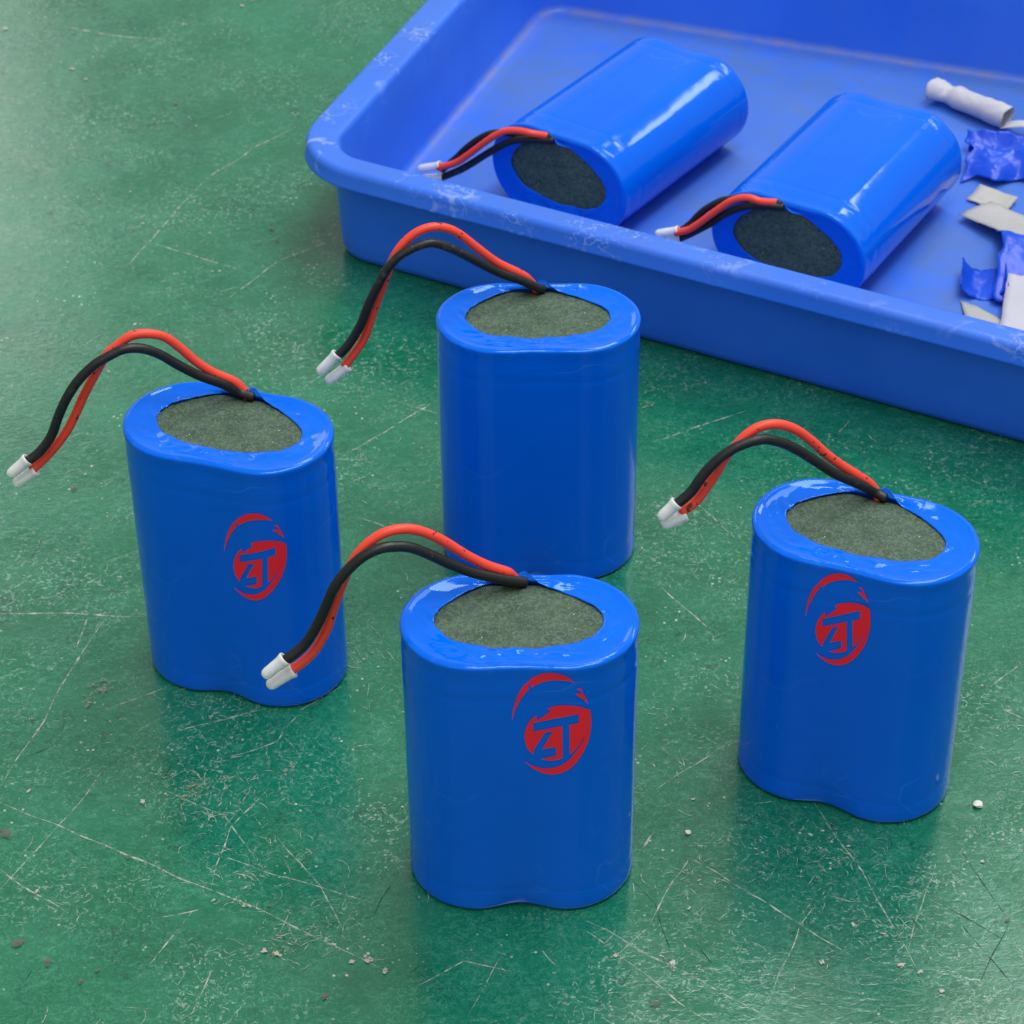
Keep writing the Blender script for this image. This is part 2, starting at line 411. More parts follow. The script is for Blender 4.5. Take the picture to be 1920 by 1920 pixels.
# ------------------------------------------------------------------ battery packs (local millimetres)
PW, PD, PH = 46.25, 28.46, 66.14
PR, PA = PD / 2, (PW - PD) / 2
NA, NS = 44, 48
PROFILE = [(1.7, 0.0), (1.5, 0.30), (0.55, 0.34), (0.18, 0.58), (0.03, 1.0), (0.0, 1.8), (0.0, 4.6), (0.05, 5.3), (0.09, 5.7), (0.03, 6.3), (0.0, 7.5),
           (0.0, 20), (0.0, 34), (0.0, 48), (0.0, 55.6), (0.02, 56.9), (0.08, 57.4), (0.06, 58.0), (0.01, 58.8), (0.01, 60.0), (0.06, 61.6), (0.10, 62.9), (0.06, 63.9),
           (-0.02, 64.6), (-0.07, 65.1), (-0.06, 65.48), (0.0, 65.72), (0.12, 65.88), (0.40, 66.03), (0.72, 66.19), (0.92, 66.23), (1.2, 66.16), (1.6, 66.02), (2.4, 65.86)]
def prof_o(z):
    for (o0, z0), (o1, z1) in zip(PROFILE[:-4], PROFILE[1:-3]):
        if z0 <= z <= z1: return o0 + (o1 - o0) * (z - z0) / max(1e-6, z1 - z0)
    return 0.0
def waist(z):
    t = max(0.0, min(1.0, z / PH))
    return -0.22 + 2.1 * (1 - t) ** 8 + 0.62 * t ** 10
def RIDGE(x): return 0.07 * math.exp(-((abs(x) - 8.0) / 0.45) ** 2) + 0.04 * math.exp(-((x + 2.5) / 0.4) ** 2)
def contour_pts(o, z):
    r = PR - o; w = waist(z); pts = []
    def dip(x): return w * (0.5 + 0.5 * math.cos(math.pi * x / PA)) if abs(x) < PA else 0.0
    for i in range(NA): a = -math.pi / 2 + math.pi * i / NA; pts.append((PA + r * math.cos(a), r * math.sin(a)))
    for i in range(NS): x = PA - 2 * PA * i / NS; pts.append((x, r - dip(x) * 0.3 + RIDGE(x) * (1 if 3 < z < 62 else 0)))
    for i in range(NA): a = math.pi / 2 + math.pi * i / NA; pts.append((-PA + r * math.cos(a), r * math.sin(a)))
    for i in range(NS): x = -PA + 2 * PA * i / NS; pts.append((x, -r + dip(x)))
    return pts
def front_y(x, z):
    o = prof_o(z); r = PR - o; ax = abs(x)
    if ax < PA: return -r + waist(z) * (0.5 + 0.5 * math.cos(math.pi * x / PA))
    return -math.sqrt(max(0.0, r * r - (ax - PA) ** 2))
OC = (0.0, 2.0)
OPEN = [(-16.4,-0.6),(-16.2,2.2),(-15.0,4.8),(-11.6,8.1),(-7.4,11.2),(-3.4,12.6),(0.2,12.9),(2.0,12.2),(5.2,10.7),(9.0,8.8),(12.6,6.4),(15.3,3.8),(16.3,1.0),(15.6,-2.1),(13.2,-4.9),(7.6,-7.0),(0.0,-7.9),(-7.8,-7.1),(-13.2,-5.0)]
def catmull(P, n, closed=False):
    P = [Vector(p) for p in P]; out = []; N = len(P)
    segs = N if closed else N - 1
    for i in range(segs):
        g = (lambda k: P[k % N]) if closed else (lambda k: P[min(max(k, 0), N - 1)])
        a, b, c, d = g(i - 1), g(i), g(i + 1), g(i + 2)
        for k in range(n):
            t = k / n
            out.append(0.5 * ((2 * b) + (c - a) * t + (2 * a - 5 * b + 4 * c - d) * t * t + (3 * b - a - 3 * c + d) * t ** 3))
    if not closed: out.append(P[-1].copy())
    return out
_op = catmull([Vector((x, y, 0)) for x, y in OPEN], 12, True)
_opp = sorted((math.atan2(v.y - OC[1], v.x - OC[0]), (Vector((v.x - OC[0], v.y - OC[1]))).length) for v in _op)
def open_r(a):
    n = len(_opp)
    for i in range(n):
        a0, r0 = _opp[i - 1]; a1, r1 = _opp[i]
        if i == 0:
            a0 -= 2 * math.pi
            if a > _opp[-1][0]: a -= 2 * math.pi
        if a0 <= a <= a1: return r0 + (r1 - r0) * (a - a0) / max(1e-9, a1 - a0)
    return _opp[0][1]

def build_wrap(name, seed, parent):
    V, F = [], []; N = 2 * NA + 2 * NS; S = 0.001
    off = Vector((seed * 3.7, seed * 1.3, 0))
    def add(ring):
        V.extend(ring)
        if len(V) > N:
            b = len(V) - 2 * N
            for i in range(N): F.append((b + i, b + (i + 1) % N, b + N + (i + 1) % N, b + N + i))
    for o, z in PROFILE:
        ring = []
        for (x, y) in contour_pts(o, z):
            q = Vector((x, y, z)); k = noise.noise(q * 0.09 + off) * 0.10
            if z < 1.0 or z > 65: k *= 0.3
            dz = 0.0
            if z > 64.5: dz = noise.noise(Vector((x, y, 0)) * 0.22 + off) * 0.12 + noise.noise(Vector((x, y, 3)) * 0.9 + off) * 0.03
            L = math.hypot(x, y)
            ring.append((((x + x / L * k) * S), (y + y / L * k) * S, (z + dz) * S))
        add(ring)
    outer = contour_pts(PROFILE[-1][0], PH)
    NR = 12
    for j in range(1, NR + 1):
        t = j / NR; ring = []
        for (x, y) in outer:
            a = math.atan2(y - OC[1], x - OC[0]); rr = open_r(a)
            ox, oy = OC[0] + rr * math.cos(a), OC[1] + rr * math.sin(a)
            qx, qy = x + (ox - x) * t, y + (oy - y) * t
            z = 65.86 - 0.32 * t - 0.10 * math.sin(t * math.pi)
            env = math.sin(min(1, t * 1.2) * math.pi * 0.5)
            z += env * (0.34 * noise.noise(Vector((qx * 0.16, qy * 0.16, 0)) + off) + 0.10 * noise.noise(Vector((qx * 0.6, qy * 0.6, 4)) + off))
            # puckered ends of the opening
            z += 0.34 * math.exp(-((qx + 16.5) ** 2 + (qy - 1.5) ** 2) / 7) * math.sin(2.1 * qx + 1.4 * qy + seed) * t
            z += 0.16 * math.exp(-((qx - 17.5) ** 2 + (qy - 1) ** 2) / 7) * math.sin(1.8 * qx - 1.2 * qy + seed) * t
            fold = 1 - abs(noise.noise(Vector((qx * 0.20 + 0.15 * qy, qy * 0.34 - 0.1 * qx, 11)) + off)) * 4.5
            z += 0.26 * max(0, fold) * math.sin(t * math.pi) * (0.35 + 0.65 * max(0, min(1, -qy / 8)))
            # radial tension folds on the front band
            z += 0.13 * t * max(0, -qy / 9) * math.sin(qx * 0.85 + qy * 0.5 + seed * 2.0)
            # film lifted where the leads come out
            z += 2.3 * math.exp(-((qx - 1.2) / 2.3) ** 2 - ((qy - 13.2) / 2.6) ** 2) * (0.35 + 0.65 * t)
            # ragged cut edge
            if j == NR:
                e = 0.16 * noise.noise(Vector((qx * 0.9, qy * 0.9, 9)) + off) + 0.35 * math.exp(-((qx + 16) ** 2 + (qy - 3) ** 2) / 5) * noise.noise(Vector((qx * 2.2, qy * 2.2, 2)) + off)
                qx += e * math.cos(a); qy += e * math.sin(a)
            ring.append((qx * S, qy * S, z * S))
        add(ring)
    # cut thickness of the film and its tucked underside
    for dz, inn in ((-0.16, 0.0), (-0.20, 0.6)):
        ring = [((x * (1 + inn / 16)), (y * (1 + inn / 16)), z + dz * S) for x, y, z in V[len(V) - N:]]
        add(ring)
    F.append(tuple(range(N - 1, -1, -1)))
    return mesh_obj(name, V, F, M['wrap'], parent)

def build_insulation(parent):
    S = 0.001
    ring = contour_pts(2.6, PH); V = [(0, 0, 65.12 * S)]; F = []
    n = len(ring)
    for k in (0.35, 0.7, 1.0):
        V += [(x * k * S, y * k * S, (65.12 + 0.05 * noise.noise(Vector((x * k * .2, y * k * .2, 3)))) * S) for x, y in ring]
    V += [(x * S, y * S, 64.5 * S) for x, y in ring]
    F += [(0, 1 + i, 1 + (i + 1) % n) for i in range(n)]
    for r in range(3):
        b = 1 + r * n
        F += [(b + i, b + n + i, b + n + (i + 1) % n, b + (i + 1) % n) for i in range(n)]
    return mesh_obj('insulation_sheet', V, F, M['ins'], parent)

def tube(name, pts, rad, mat, parent, ns=18, cap_round=True, sub=8, radfn=None):
    """closed round tube along local millimetre points"""
    S = 0.001
    P = catmull(pts, sub)
    n = len(P); V, F = [], []
    up = Vector((0, 1, 0)); fr = None
    for i in range(n):
        d = (P[min(n - 1, i + 1)] - P[max(0, i - 1)]).normalized()
        if fr is None: fr = d.cross(up).normalized()
        fr = (fr - d * fr.dot(d)).normalized(); bn = d.cross(fr)
        r = radfn(i / (n - 1)) if radfn else rad * (1 + 0.03 * noise.noise(P[i] * 0.25))
        for k in range(ns):
            a = 2 * math.pi * k / ns
            V.append((P[i] + (fr * math.cos(a) + bn * math.sin(a)) * r) * S)
        if i:
            b = (i - 1) * ns
            F += [(b + k, b + (k + 1) % ns, b + ns + (k + 1) % ns, b + ns + k) for k in range(ns)]
    # rounded caps
    for end in (0, 1):
        i = 0 if end == 0 else n - 1
        d = (P[1] - P[0]).normalized() * -1 if end == 0 else (P[-1] - P[-2]).normalized()
        ringb = 0 if end == 0 else (n - 1) * ns
        c = P[i]
        ring0 = [Vector(V[ringb + k]) for k in range(ns)]
        prev = ringb
        for t in (0.45, 0.8):
            nb = len(V)
            V += [(c * S) + (q - c * S) * math.cos(t * math.pi / 2) + d * (0.55 * rad * math.sin(t * math.pi / 2)) * S for q in ring0]
            for k in range(ns):
                q = (prev + k, prev + (k + 1) % ns, nb + (k + 1) % ns, nb + k)
                F.append(q if end else q[::-1])
            prev = nb
        q = tuple(prev + k for k in range(ns)); F.append(q if end else q[::-1])
    return mesh_obj(name, V, F, mat, parent)

def sleeve(p0, p1, rad, parent):
    """moulded white terminal sleeve: flared open mouth at p0, rounded tip at p1"""
    S = 0.001; p0, p1 = Vector(p0), Vector(p1)
    d = (p1 - p0).normalized(); L = (p1 - p0).length + 1.0; p0 = p0 - d * 0.5
    prof = [(-0.1, rad * 0.80), (-0.25, rad * 0.98), (-0.2, rad * 1.16), (0.15, rad * 1.20), (0.7, rad * 1.10), (1.3, rad * 1.02)]
    prof += [(L * 0.5, rad), (L - rad * 0.9, rad * 0.97), (L - rad * 0.45, rad * 0.86), (L - rad * 0.15, rad * 0.62), (L, rad * 0.25)]
    prof = [(1.0, rad * 0.72)] + prof
    fr = d.cross(Vector((0, 1, 0))).normalized(); bn = d.cross(fr); ns = 22; V, F = [], []
    for i, (s, r) in enumerate(prof):
        for k in range(ns):
            a = 2 * math.pi * k / ns; V.append((p0 + d * s + (fr * math.cos(a) + bn * math.sin(a)) * r) * S)
        if i:
            b = (i - 1) * ns; F += [(b + k, b + (k + 1) % ns, b + ns + (k + 1) % ns, b + ns + k) for k in range(ns)]
    F.append(tuple(len(V) - ns + k for k in range(ns)))
    F.append(tuple(ns - 1 - k for k in range(ns)))
    return mesh_obj('connector_sleeve', V, F, M['nylon'], parent)

# red emblem printed on the wrap: outlines traced on a flat sheet
EMB = [
 [(157,905),(170,780),(195,670),(225,580),(265,490),(310,415),(360,355),(390,338),(400,370),(415,425),(350,490),(290,575),(240,665),(200,755),(175,840)],
 [(397,330),(450,280),(520,235),(600,200),(700,178),(800,178),(900,198),(980,235),(1050,285),(1095,328),(1030,305),(940,292),(830,288),(720,297),(620,320),(530,358),(455,402)],
 [(1130,420),(1178,410),(1215,488),(1180,455)],
 [(1100,495),(1150,484),(1217,500),(1250,550),(1292,662),(1230,600),(1170,545)],
 [(515,815),(535,893),(735,760),(700,710),(760,685),(860,668),(950,664),(1040,668),(1130,683),(1220,715),(1300,755),(1325,775),(1335,850),(1342,950),(1338,1050),(1325,1150),(1295,1270),(1250,1370),(1190,1470),(1110,1570),(1010,1660),(900,1715),(800,1738),(700,1735),(600,1708),(520,1670),(440,1615),(380,1560),(340,1525),(420,1575),(500,1610),(590,1637),(690,1645),(790,1632),(890,1595),(980,1540),(1060,1460),(1130,1370),(1190,1280),(1230,1210),(1247,1150),(1210,1215),(1150,1300),(1090,1370),(1027,1418),(1020,965),(1157,935),(1157,795),(468,930),(468,1065),(915,980),(915,1475),(860,1500),(780,1515),(680,1515),(595,1490),(820,1440),(820,1300),(608,1340),(770,1060),(690,1070),(650,1082),(480,1345),(468,1420),(420,1370),(370,1290),(345,1170),(350,1080),(375,990),(420,910),(470,855)],
]
def inside(pt, poly):
    x, y = pt; c = False; n = len(poly)
    for i in range(n):
        x0, y0 = poly[i]; x1, y1 = poly[i - 1]
        if (y0 > y) != (y1 > y) and x < (x1 - x0) * (y - y0) / (y1 - y0) + x0: c = not c
    return c
def emblem_flat():
    out_v, out_f = [], []
    for poly in EMB:
        P = []
        for i in range(len(poly)):
            a, b = Vector(poly[i]), Vector(poly[(i + 1) % len(poly)])
            n = max(1, int((b - a).length / 60))
            P += [a.lerp(b, k / n) for k in range(n)]
        E = [(i, (i + 1) % len(P)) for i in range(len(P))]
        xs = [p.x for p in P]; ys = [p.y for p in P]
        G = [Vector((x, y)) for x in range(int(min(xs)), int(max(xs)), 60) for y in range(int(min(ys)), int(max(ys)), 90) if inside((x, y), poly)]
        v, e, f, *_ = delaunay_2d_cdt(P + G, E, [], 0, 1e-4)
        b = len(out_v); out_v += [(q.x, q.y) for q in v]
        for t in f:
            c = sum((v[k] for k in t), Vector((0, 0))) / len(t)
            if inside((c.x, c.y), [(p.x, p.y) for p in P]): out_f.append(tuple(b + k for k in t))
    return out_v, out_f
EV, EF = emblem_flat()
def build_emblem(A, parent):
    V = []
    for (u, v) in EV:
        X, Y = (u - 157) / 1186.0, (v - 178) / 1562.0
        x = A[0][0] * X + A[0][1] * Y + A[0][2]; z = A[1][0] * X + A[1][1] * Y + A[1][2]
        y0 = front_y(x, z); nx = front_y(x + .01, z) - front_y(x - .01, z)
        n = Vector((nx / .02, -1)).normalized(); h = 0.16
        V.append(((x + n.x * h) * .001, (y0 + n.y * h) * .001, z * .001))
    o = mesh_obj('emblem', V, EF, M['emblem'], parent)
    o['label'] = 'red round emblem with two angular letters printed on the blue film'
    return o

WIRES = {"A":{"b":[[-1.34,11.45,66.94],[-4.78,9.22,69.85],[-8.67,6.7,72.83],[-12.46,4.25,76.6],[-15.38,2.36,79.86],[-18.36,0.43,82.03],[-21.54,-1.63,82.6],[-24.39,-3.48,81.47],[-27.3,-5.36,79.68],[-30.36,-7.34,76.41],[-32.72,-8.87,72.54],[-34.56,-10.06,68.38],[-36.38,-11.24,63.47],[-38.76,-12.78,59.93],[-41.17,-14.34,57.95]],"r":[[-3.21,11.62,69.27],[-6.87,9.63,72.09],[-9.98,8.0,75.46],[-12.64,6.67,79.25],[-15.28,5.01,82.67],[-18.33,3.08,84.13],[-21.11,1.33,84.16],[-23.66,-0.27,82.39],[-25.8,-1.73,80.47],[-28.12,-3.44,76.19],[-30.49,-5.17,71.48],[-32.37,-6.6,67.02],[-34.32,-8.06,62.97],[-36.96,-10.16,59.18],[-39.52,-12.2,56.35],[-40.94,-13.5,55.25]],"p1":[[-41.54,-14.58,58.04],[-44.63,-16.58,55.22]],"p2":[[-40.81,-13.41,54.64],[-44.25,-15.64,52.17]]},"B":{"b":[[0.79,10.71,66.94],[-3.59,9.46,69.49],[-9.01,7.91,72.78],[-14.36,6.38,77.02],[-18.82,5.1,80.5],[-22.32,4.1,82.67],[-24.91,3.36,83.27],[-27.99,2.48,82.57],[-31.22,1.55,80.92],[-33.92,0.78,77.9],[-36.08,0.16,74.06],[-38.28,-0.47,69.49],[-40.28,-1.04,64.4],[-43.11,-1.85,59.72],[-46.0,-2.67,56.77]],"r":[[-3.59,10.66,70.3],[-9.02,9.47,74.22],[-13.53,8.54,78.64],[-17.4,7.73,82.8],[-20.56,6.87,85.14],[-23.62,6.04,85.93],[-26.7,5.21,85.33],[-29.48,4.46,83.43],[-31.68,3.64,80.87],[-33.59,2.9,76.84],[-35.56,2.15,71.51],[-37.56,1.39,66.12],[-39.58,0.48,60.19],[-42.0,-0.57,56.51],[-44.4,-1.61,53.54]],"p1":[[-46.23,-2.74,57.11],[-50.0,-3.82,53.43]],"p2":[[-44.18,-1.55,53.05],[-48.41,-2.76,50.18]]},"C":{"b":[[-0.07,10.86,66.94],[-3.91,9.76,68.38],[-9.05,8.3,71.06],[-13.31,7.08,74.18],[-17.5,5.88,77.65],[-20.78,4.95,79.97],[-23.67,4.12,80.89],[-26.58,3.29,81.03],[-29.63,2.42,79.91],[-32.66,1.56,77.33],[-35.34,0.79,73.74],[-37.17,0.27,69.52],[-39.13,-0.29,65.02],[-41.91,-1.09,60.53],[-45.44,-2.09,57.7]],"r":[[-2.68,11.32,68.86],[-6.5,10.57,71.09],[-10.38,9.79,74.25],[-14.11,9.06,77.87],[-17.49,8.14,80.83],[-21.18,7.13,82.8],[-25.01,6.08,82.98],[-27.98,5.28,81.66],[-30.59,4.47,79.31],[-32.86,3.64,75.64],[-34.68,2.94,71.17],[-36.21,2.33,66.72],[-37.66,1.74,62.07],[-40.01,0.73,57.87],[-42.69,-0.37,55.37],[-45.08,-1.39,54.18]],"p1":[[-46.15,-2.3,57.6],[-49.69,-3.31,54.76]],"p2":[[-44.9,-1.34,53.86],[-49.14,-2.55,51.44]]},"D":{"b":[[-0.55,11.82,66.94],[-4.09,9.15,69.93],[-8.38,5.91,73.62],[-12.1,3.11,77.8],[-15.48,0.56,81.59],[-18.3,-1.56,84.02],[-21.15,-3.71,85.53],[-23.83,-5.73,85.42],[-26.47,-7.72,84.39],[-29.06,-9.67,82.16],[-31.28,-11.34,79.03],[-33.13,-12.75,75.51],[-35.57,-14.58,72.94]],"r":[[-3.19,11.28,69.49],[-6.77,9.05,73.08],[-10.33,6.83,76.91],[-13.77,4.54,81.57],[-16.69,2.4,85.03],[-19.58,0.28,86.9],[-22.3,-1.71,87.14],[-24.56,-3.5,85.94],[-26.29,-5.06,83.92],[-28.1,-6.66,81.12],[-29.44,-7.93,77.92],[-30.87,-9.38,75.08],[-32.54,-11.11,72.09],[-34.71,-13.21,70.43]],"p1":[[-35.75,-14.72,72.99],[-38.01,-16.42,70.35]],"p2":[[-34.5,-13.05,69.43],[-37.62,-15.4,67.95]]},"E":{"b":[[-2.39,12.4,67.14],[-8.0,11.58,68.58],[-13.03,10.03,69.86],[-17.0,7.31,70.88],[-20.85,4.08,71.86],[-24.9,0.45,72.89],[-28.98,-2.87,73.94],[-34.24,-6.29,75.28]],"r":[[-6.2,14.35,69.27],[-10.1,14.4,70.26],[-13.86,13.62,71.22],[-17.34,11.37,72.11],[-20.7,8.27,72.97],[-25.24,3.7,74.13],[-29.32,0.05,75.17],[-34.54,-2.64,76.5]],"b2":[[-11.13,11.43,67.85],[-15.53,11.54,68.97],[-20.12,10.26,70.14],[-23.49,8.01,71.0],[-27.55,4.05,72.04],[-31.02,-0.17,72.92],[-35.17,-4.74,73.99]],"p1":[[-34.56,-6.36,75.36],[-39.98,-7.88,76.74]],"p2":[[-34.9,-2.46,76.02],[-40.65,-4.56,77.49]]},"F":{"b":[[-2.75,12.69,67.14],[-6.58,12.53,68.12],[-10.52,11.68,69.13],[-14.02,10.07,70.02],[-17.08,7.86,70.8],[-19.99,5.0,71.55],[-23.07,2.42,72.33],[-26.19,-0.0,73.13],[-28.47,-1.61,73.71]],"r":[[-6.99,14.39,69.41],[-9.71,14.91,70.1],[-12.25,14.48,70.75],[-14.89,13.03,71.43],[-17.51,10.58,72.09],[-20.54,7.37,72.87],[-23.59,4.13,73.65],[-26.13,1.99,74.3],[-29.29,0.58,75.1]],"b2":[[-8.99,12.46,67.16],[-12.58,12.84,68.08],[-17.39,11.68,69.31],[-20.06,10.05,69.99],[-22.71,7.75,70.66],[-24.92,5.0,71.23],[-26.58,2.51,71.65],[-29.54,-0.75,72.41]],"p1":[[-29.2,-1.56,73.9],[-33.86,-2.74,75.09]],"p2":[[-29.43,0.76,74.55],[-34.64,-1.02,75.88]]}}

def pack(key, label, matrix, emblem=None):
    root = bpy.data.objects.new('battery_pack', None); COL.objects.link(root)
    root.empty_display_size = 0.02
    root.matrix_world = matrix
    tag(root, label, 'battery', 'blue shrink-wrapped battery packs')
    seed = 'ABCDEF'.index(key) + 1
    build_wrap('shrink_wrap', seed, root)
    build_insulation(root)
    w = WIRES[key]
    lying = key in 'EF'
    b = [Vector(q) for q in w['b']]; r = [Vector(q) for q in w['r']]
    s0 = b[0]
    if not lying:
        b = [Vector((1.0, 11.6, 66.0))] + [Vector((s0.x - 0.9, s0.y - 0.1, 66.9))] + b[1:]
        r = [Vector((-0.3, 12.0, 65.3)), Vector((-1.6, 12.2, 67.2))] + [q for q in r if q.x < -2.0]
    else:
        b = [Vector((s0.x + 0.9, s0.y - 0.1, 66.2))] + b[1:]
        r = [Vector((s0.x - 1.0, s0.y + 0.4, 65.8))] + r
    wb = tube('black_wire', b, 1.06, M['black'], root)
    wr = tube('red_wire', r, 1.0, M['red'], root)
    sleeve(*w['p1'], 1.24, wb); sleeve(*w['p2'], 1.24, wr)
    if lying:
        b2 = [Vector(q) for q in w['b2']]
        b2 = [Vector((s0.x + 0.3, s0.y + 0.6, 66.0))] + b2
        tube('black_wire', b2, 1.0, M['black'], root)
    if emblem: build_emblem(emblem, root)
    return root

def upright(x, y, yaw): return Matrix.Translation((x, y, 0.00003)) @ Matrix.Rotation(yaw, 4, 'Z')
def lying_m(x, y, yaw_deg, z0=0.0021):
    a = R(yaw_deg); ax = Vector((math.cos(a), math.sin(a), 0)); cr = Vector((math.sin(a), -math.cos(a), 0))
    mm = Matrix((cr, Vector((0, 0, 1)), -ax)).transposed().to_4x4()
    mm.translation = Vector((x, y, z0 + PR * 0.001)) + ax * PH * 0.001
    return mm
pack('A', 'leftmost upright blue battery pack, red emblem low on its right half', upright(-0.06047, 0.44063, -0.31278),
     [[13.439, -1.708, 4.133], [1.599, -24.02, 54.564]])
pack('B', 'upright blue battery pack without an emblem, nearest the tray', upright(0.00642, 0.48175, -0.01678))
pack('C', 'front upright blue battery pack, large red emblem touching its top edge', upright(0.00122, 0.37547, -0.01632),
     [[15.163, 0.031, -1.426], [-0.3, -26.3, 65.2]])
pack('D', 'rightmost upright blue battery pack, red emblem left of its middle', upright(0.07119, 0.40257, -0.38422),
     [[13.196, 1.687, -8.139], [3.999, -23.244, 62.9]])
pack('E', 'blue battery pack lying in the tray near the tray corner', lying_m(0.0138, 0.6274, 53.6))
pack('F', 'blue battery pack lying in the tray beside the paper scraps', lying_m(0.0753, 0.5895, 58.2))

# ------------------------------------------------------------------ the tray
def tray():
    S = 0.001
    # outward normals and distances of the four outer bottom edges
    nf = Vector((-0.4627, -0.8866)); nl = Vector((-0.927, 0.3748)).normalized(); nb = Vector((0.3404, 0.9403)); nr = -nl
    base = {'f': (nf, -521.2), 'l': (nl, 277.2), 'b': (nb, 724.4), 'r': (nr, -2.0)}
    base['r'] = (nr, nr.x * 225 + nr.y * 500)
    def corner(A, B):
        (n1, d1), (n2, d2) = A, B; det = n1.x * n2.y - n1.y * n2.x
        return Vector(((d1 * n2.y - d2 * n1.y) / det, (n1.x * d2 - n2.x * d1) / det))
    def ring(o, z, rad, seg=14):
        off = {k: (base[k][0], base[k][1] + o[k]) for k in base}; V = []
        order = ['f', 'r', 'b', 'l']
        for i in range(4):
            A, B = off[order[i]], off[order[(i + 1) % 4]]
            c = corner(A, B)
            ci = corner((A[0], A[1] - rad), (B[0], B[1] - rad))
            a0 = math.atan2(A[0].y, A[0].x); a1 = math.atan2(B[0].y, B[0].x)
            while a1 < a0: a1 += 2 * math.pi
            nst = 14
            for k in range(seg + 1):
                a = a0 + (a1 - a0) * k / seg
                V.append((ci.x + rad * math.cos(a), ci.y + rad * math.sin(a), z))
            # points along the straight run to the next corner start
        return V
    def O(f, l, b, r): return dict(f=f, l=l, b=b, r=r)
    def uni(v): return O(v, v, v, v)
    oin = O(-1.0, -0.2, 1.5, 1.2); oout = O(7.6, 10.2, 10, 10)
    def add(a, v): return {k: a[k] + v for k in a}
    rings = [  # offset, z, radius, dusty, rim, grime
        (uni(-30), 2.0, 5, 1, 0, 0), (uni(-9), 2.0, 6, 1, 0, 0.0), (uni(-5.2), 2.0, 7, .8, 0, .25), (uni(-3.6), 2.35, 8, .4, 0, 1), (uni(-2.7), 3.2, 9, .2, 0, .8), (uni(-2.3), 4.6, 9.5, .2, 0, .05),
        (add(oin, -1.0), 22, 11, .25, 0, 0), (add(oin, -0.35), 32.20, 11.5, .3, .3, 0), (add(oin, 0.05), 33.30, 12, .3, .8, 0), (add(oin, 0.8), 33.90, 12.5, .3, 1, 0),
        (add(oin, 1.8), 34.05, 13, .6, 1, 0), (add(oout, -2.3), 34.25, 21, .6, 1, 0), (add(oout, -1.3), 34.15, 22, .4, 1, 0), (add(oout, -0.5), 33.60, 23, .3, 1, 0), (add(oout, -0.05), 32.60, 23.5, .2, 1, 0),
        (add(oout, 0.2), 29.40, 24, 0, .5, 0), (add(oout, 0.45), 29.00, 24, 0, .9, 0), (add(oout, 0.2), 28.70, 24, 0, .9, 0), (add(oout, -1.1), 28.80, 23, 0, 0, 0), (add(oout, -1.6), 31.40, 22.5, 0, 0, 0), (add(oin, 2.4), 31.90, 14, 0, 0, 0), (add(oin, 1.9), 30.60, 13.5, 0, 0, 0),
        (uni(0.4), 8, 13, 0, 0, 0), (uni(0.1), 3, 12.5, 0, 0, 0), (uni(-0.6), 1.0, 12, 0, 0, 0), (uni(-2.0), 0.2, 10, 0, 0, 0), (uni(-3.5), 0.05, 9, 0, 0, 0)]
    V, F, at = [], [], {'dusty': [], 'rim': [], 'grime': []}
    n = None
    for o, z, rad, du, ri, gr in rings:
        rv = ring(o, z, rad); n = len(rv)
        # long runs: split each straight side so noise and shading stay even
        full = []
        for i in range(n):
            a = Vector(rv[i]); b = Vector(rv[(i + 1) % n])
            full.append(a)
            if (i + 1) % 15 == 0:
                for k in range(1, 16): full.append(a.lerp(b, k / 16))
        m_ = len(full)
        V += [q * S for q in full]
        at['dusty'] += [du] * m_; at['rim'] += [ri] * m_; at['grime'] += [gr] * m_
        if len(V) > m_:
            b0 = len(V) - 2 * m_
            F += [(b0 + i, b0 + m_ + i, b0 + m_ + (i + 1) % m_, b0 + (i + 1) % m_) for i in range(m_)]
    F.append(tuple(range(m_)))
    F.append(tuple(reversed(range(len(V) - m_, len(V)))))
    c = V[0].copy(); cx = sum(v.x for v in V) / len(V); cy = sum(v.y for v in V) / len(V)
    V = [(v.x - cx, v.y - cy, v.z) for v in V]
    o = mesh_obj('plastic_tray', V, F, M['tray'])
    o.location = (cx, cy, 0.00003)
    for k, vals in at.items():
        a = o.data.attributes.new(k, 'FLOAT', 'POINT'); a.data.foreach_set('value', vals)
    tag(o, 'large shallow blue plastic tray with scuffed rolled rim, holding two packs', 'tray')
tray()

# ------------------------------------------------------------------ scraps lying in the tray
def sheet(name, fn, nu, nv, mat, label, cat, group, loc, rz=0.0, th=0.00016, crumple=0.35, torn=0.02):
    sd = Vector((loc[0] * 0.37, loc[1] * 0.11, 3.0)); V = []
    for j in range(nv + 1):
        for i in range(nu + 1):
            u, v = i / nu, j / nv
            eu = abs(2 * u - 1) ** 6; ev = abs(2 * v - 1) ** 6
            uu = u + eu * torn * noise.noise(Vector((v * 9, 0, 1)) + sd); vv = v + ev * torn * noise.noise(Vector((u * 9, 5, 2)) + sd)
            p = Vector(fn(uu, vv))
            k = abs(noise.noise(Vector((p.x * 0.22, p.y * 0.22, 0)) + sd)) + 0.5 * abs(noise.noise(Vector((p.x * 0.5, p.y * 0.5, 7)) + sd))
            p.z += crumple * (k * 2.2)
            V.append(p * 0.001)
    F = [(j * (nu + 1) + i, j * (nu + 1) + i + 1, (j + 1) * (nu + 1) + i + 1, (j + 1) * (nu + 1) + i) for j in range(nv) for i in range(nu)]
    o = mesh_obj(name, V, F, M[mat])
    o.location = Vector(loc) * 0.001; o.rotation_euler.z = rz
    md = o.modifiers.new('thickness', 'SOLIDIFY'); md.thickness = th; md.offset = 1
    tag(o, label, cat, group)
    return o
G = 'offcuts lying in the tray'
FZ = 2.15
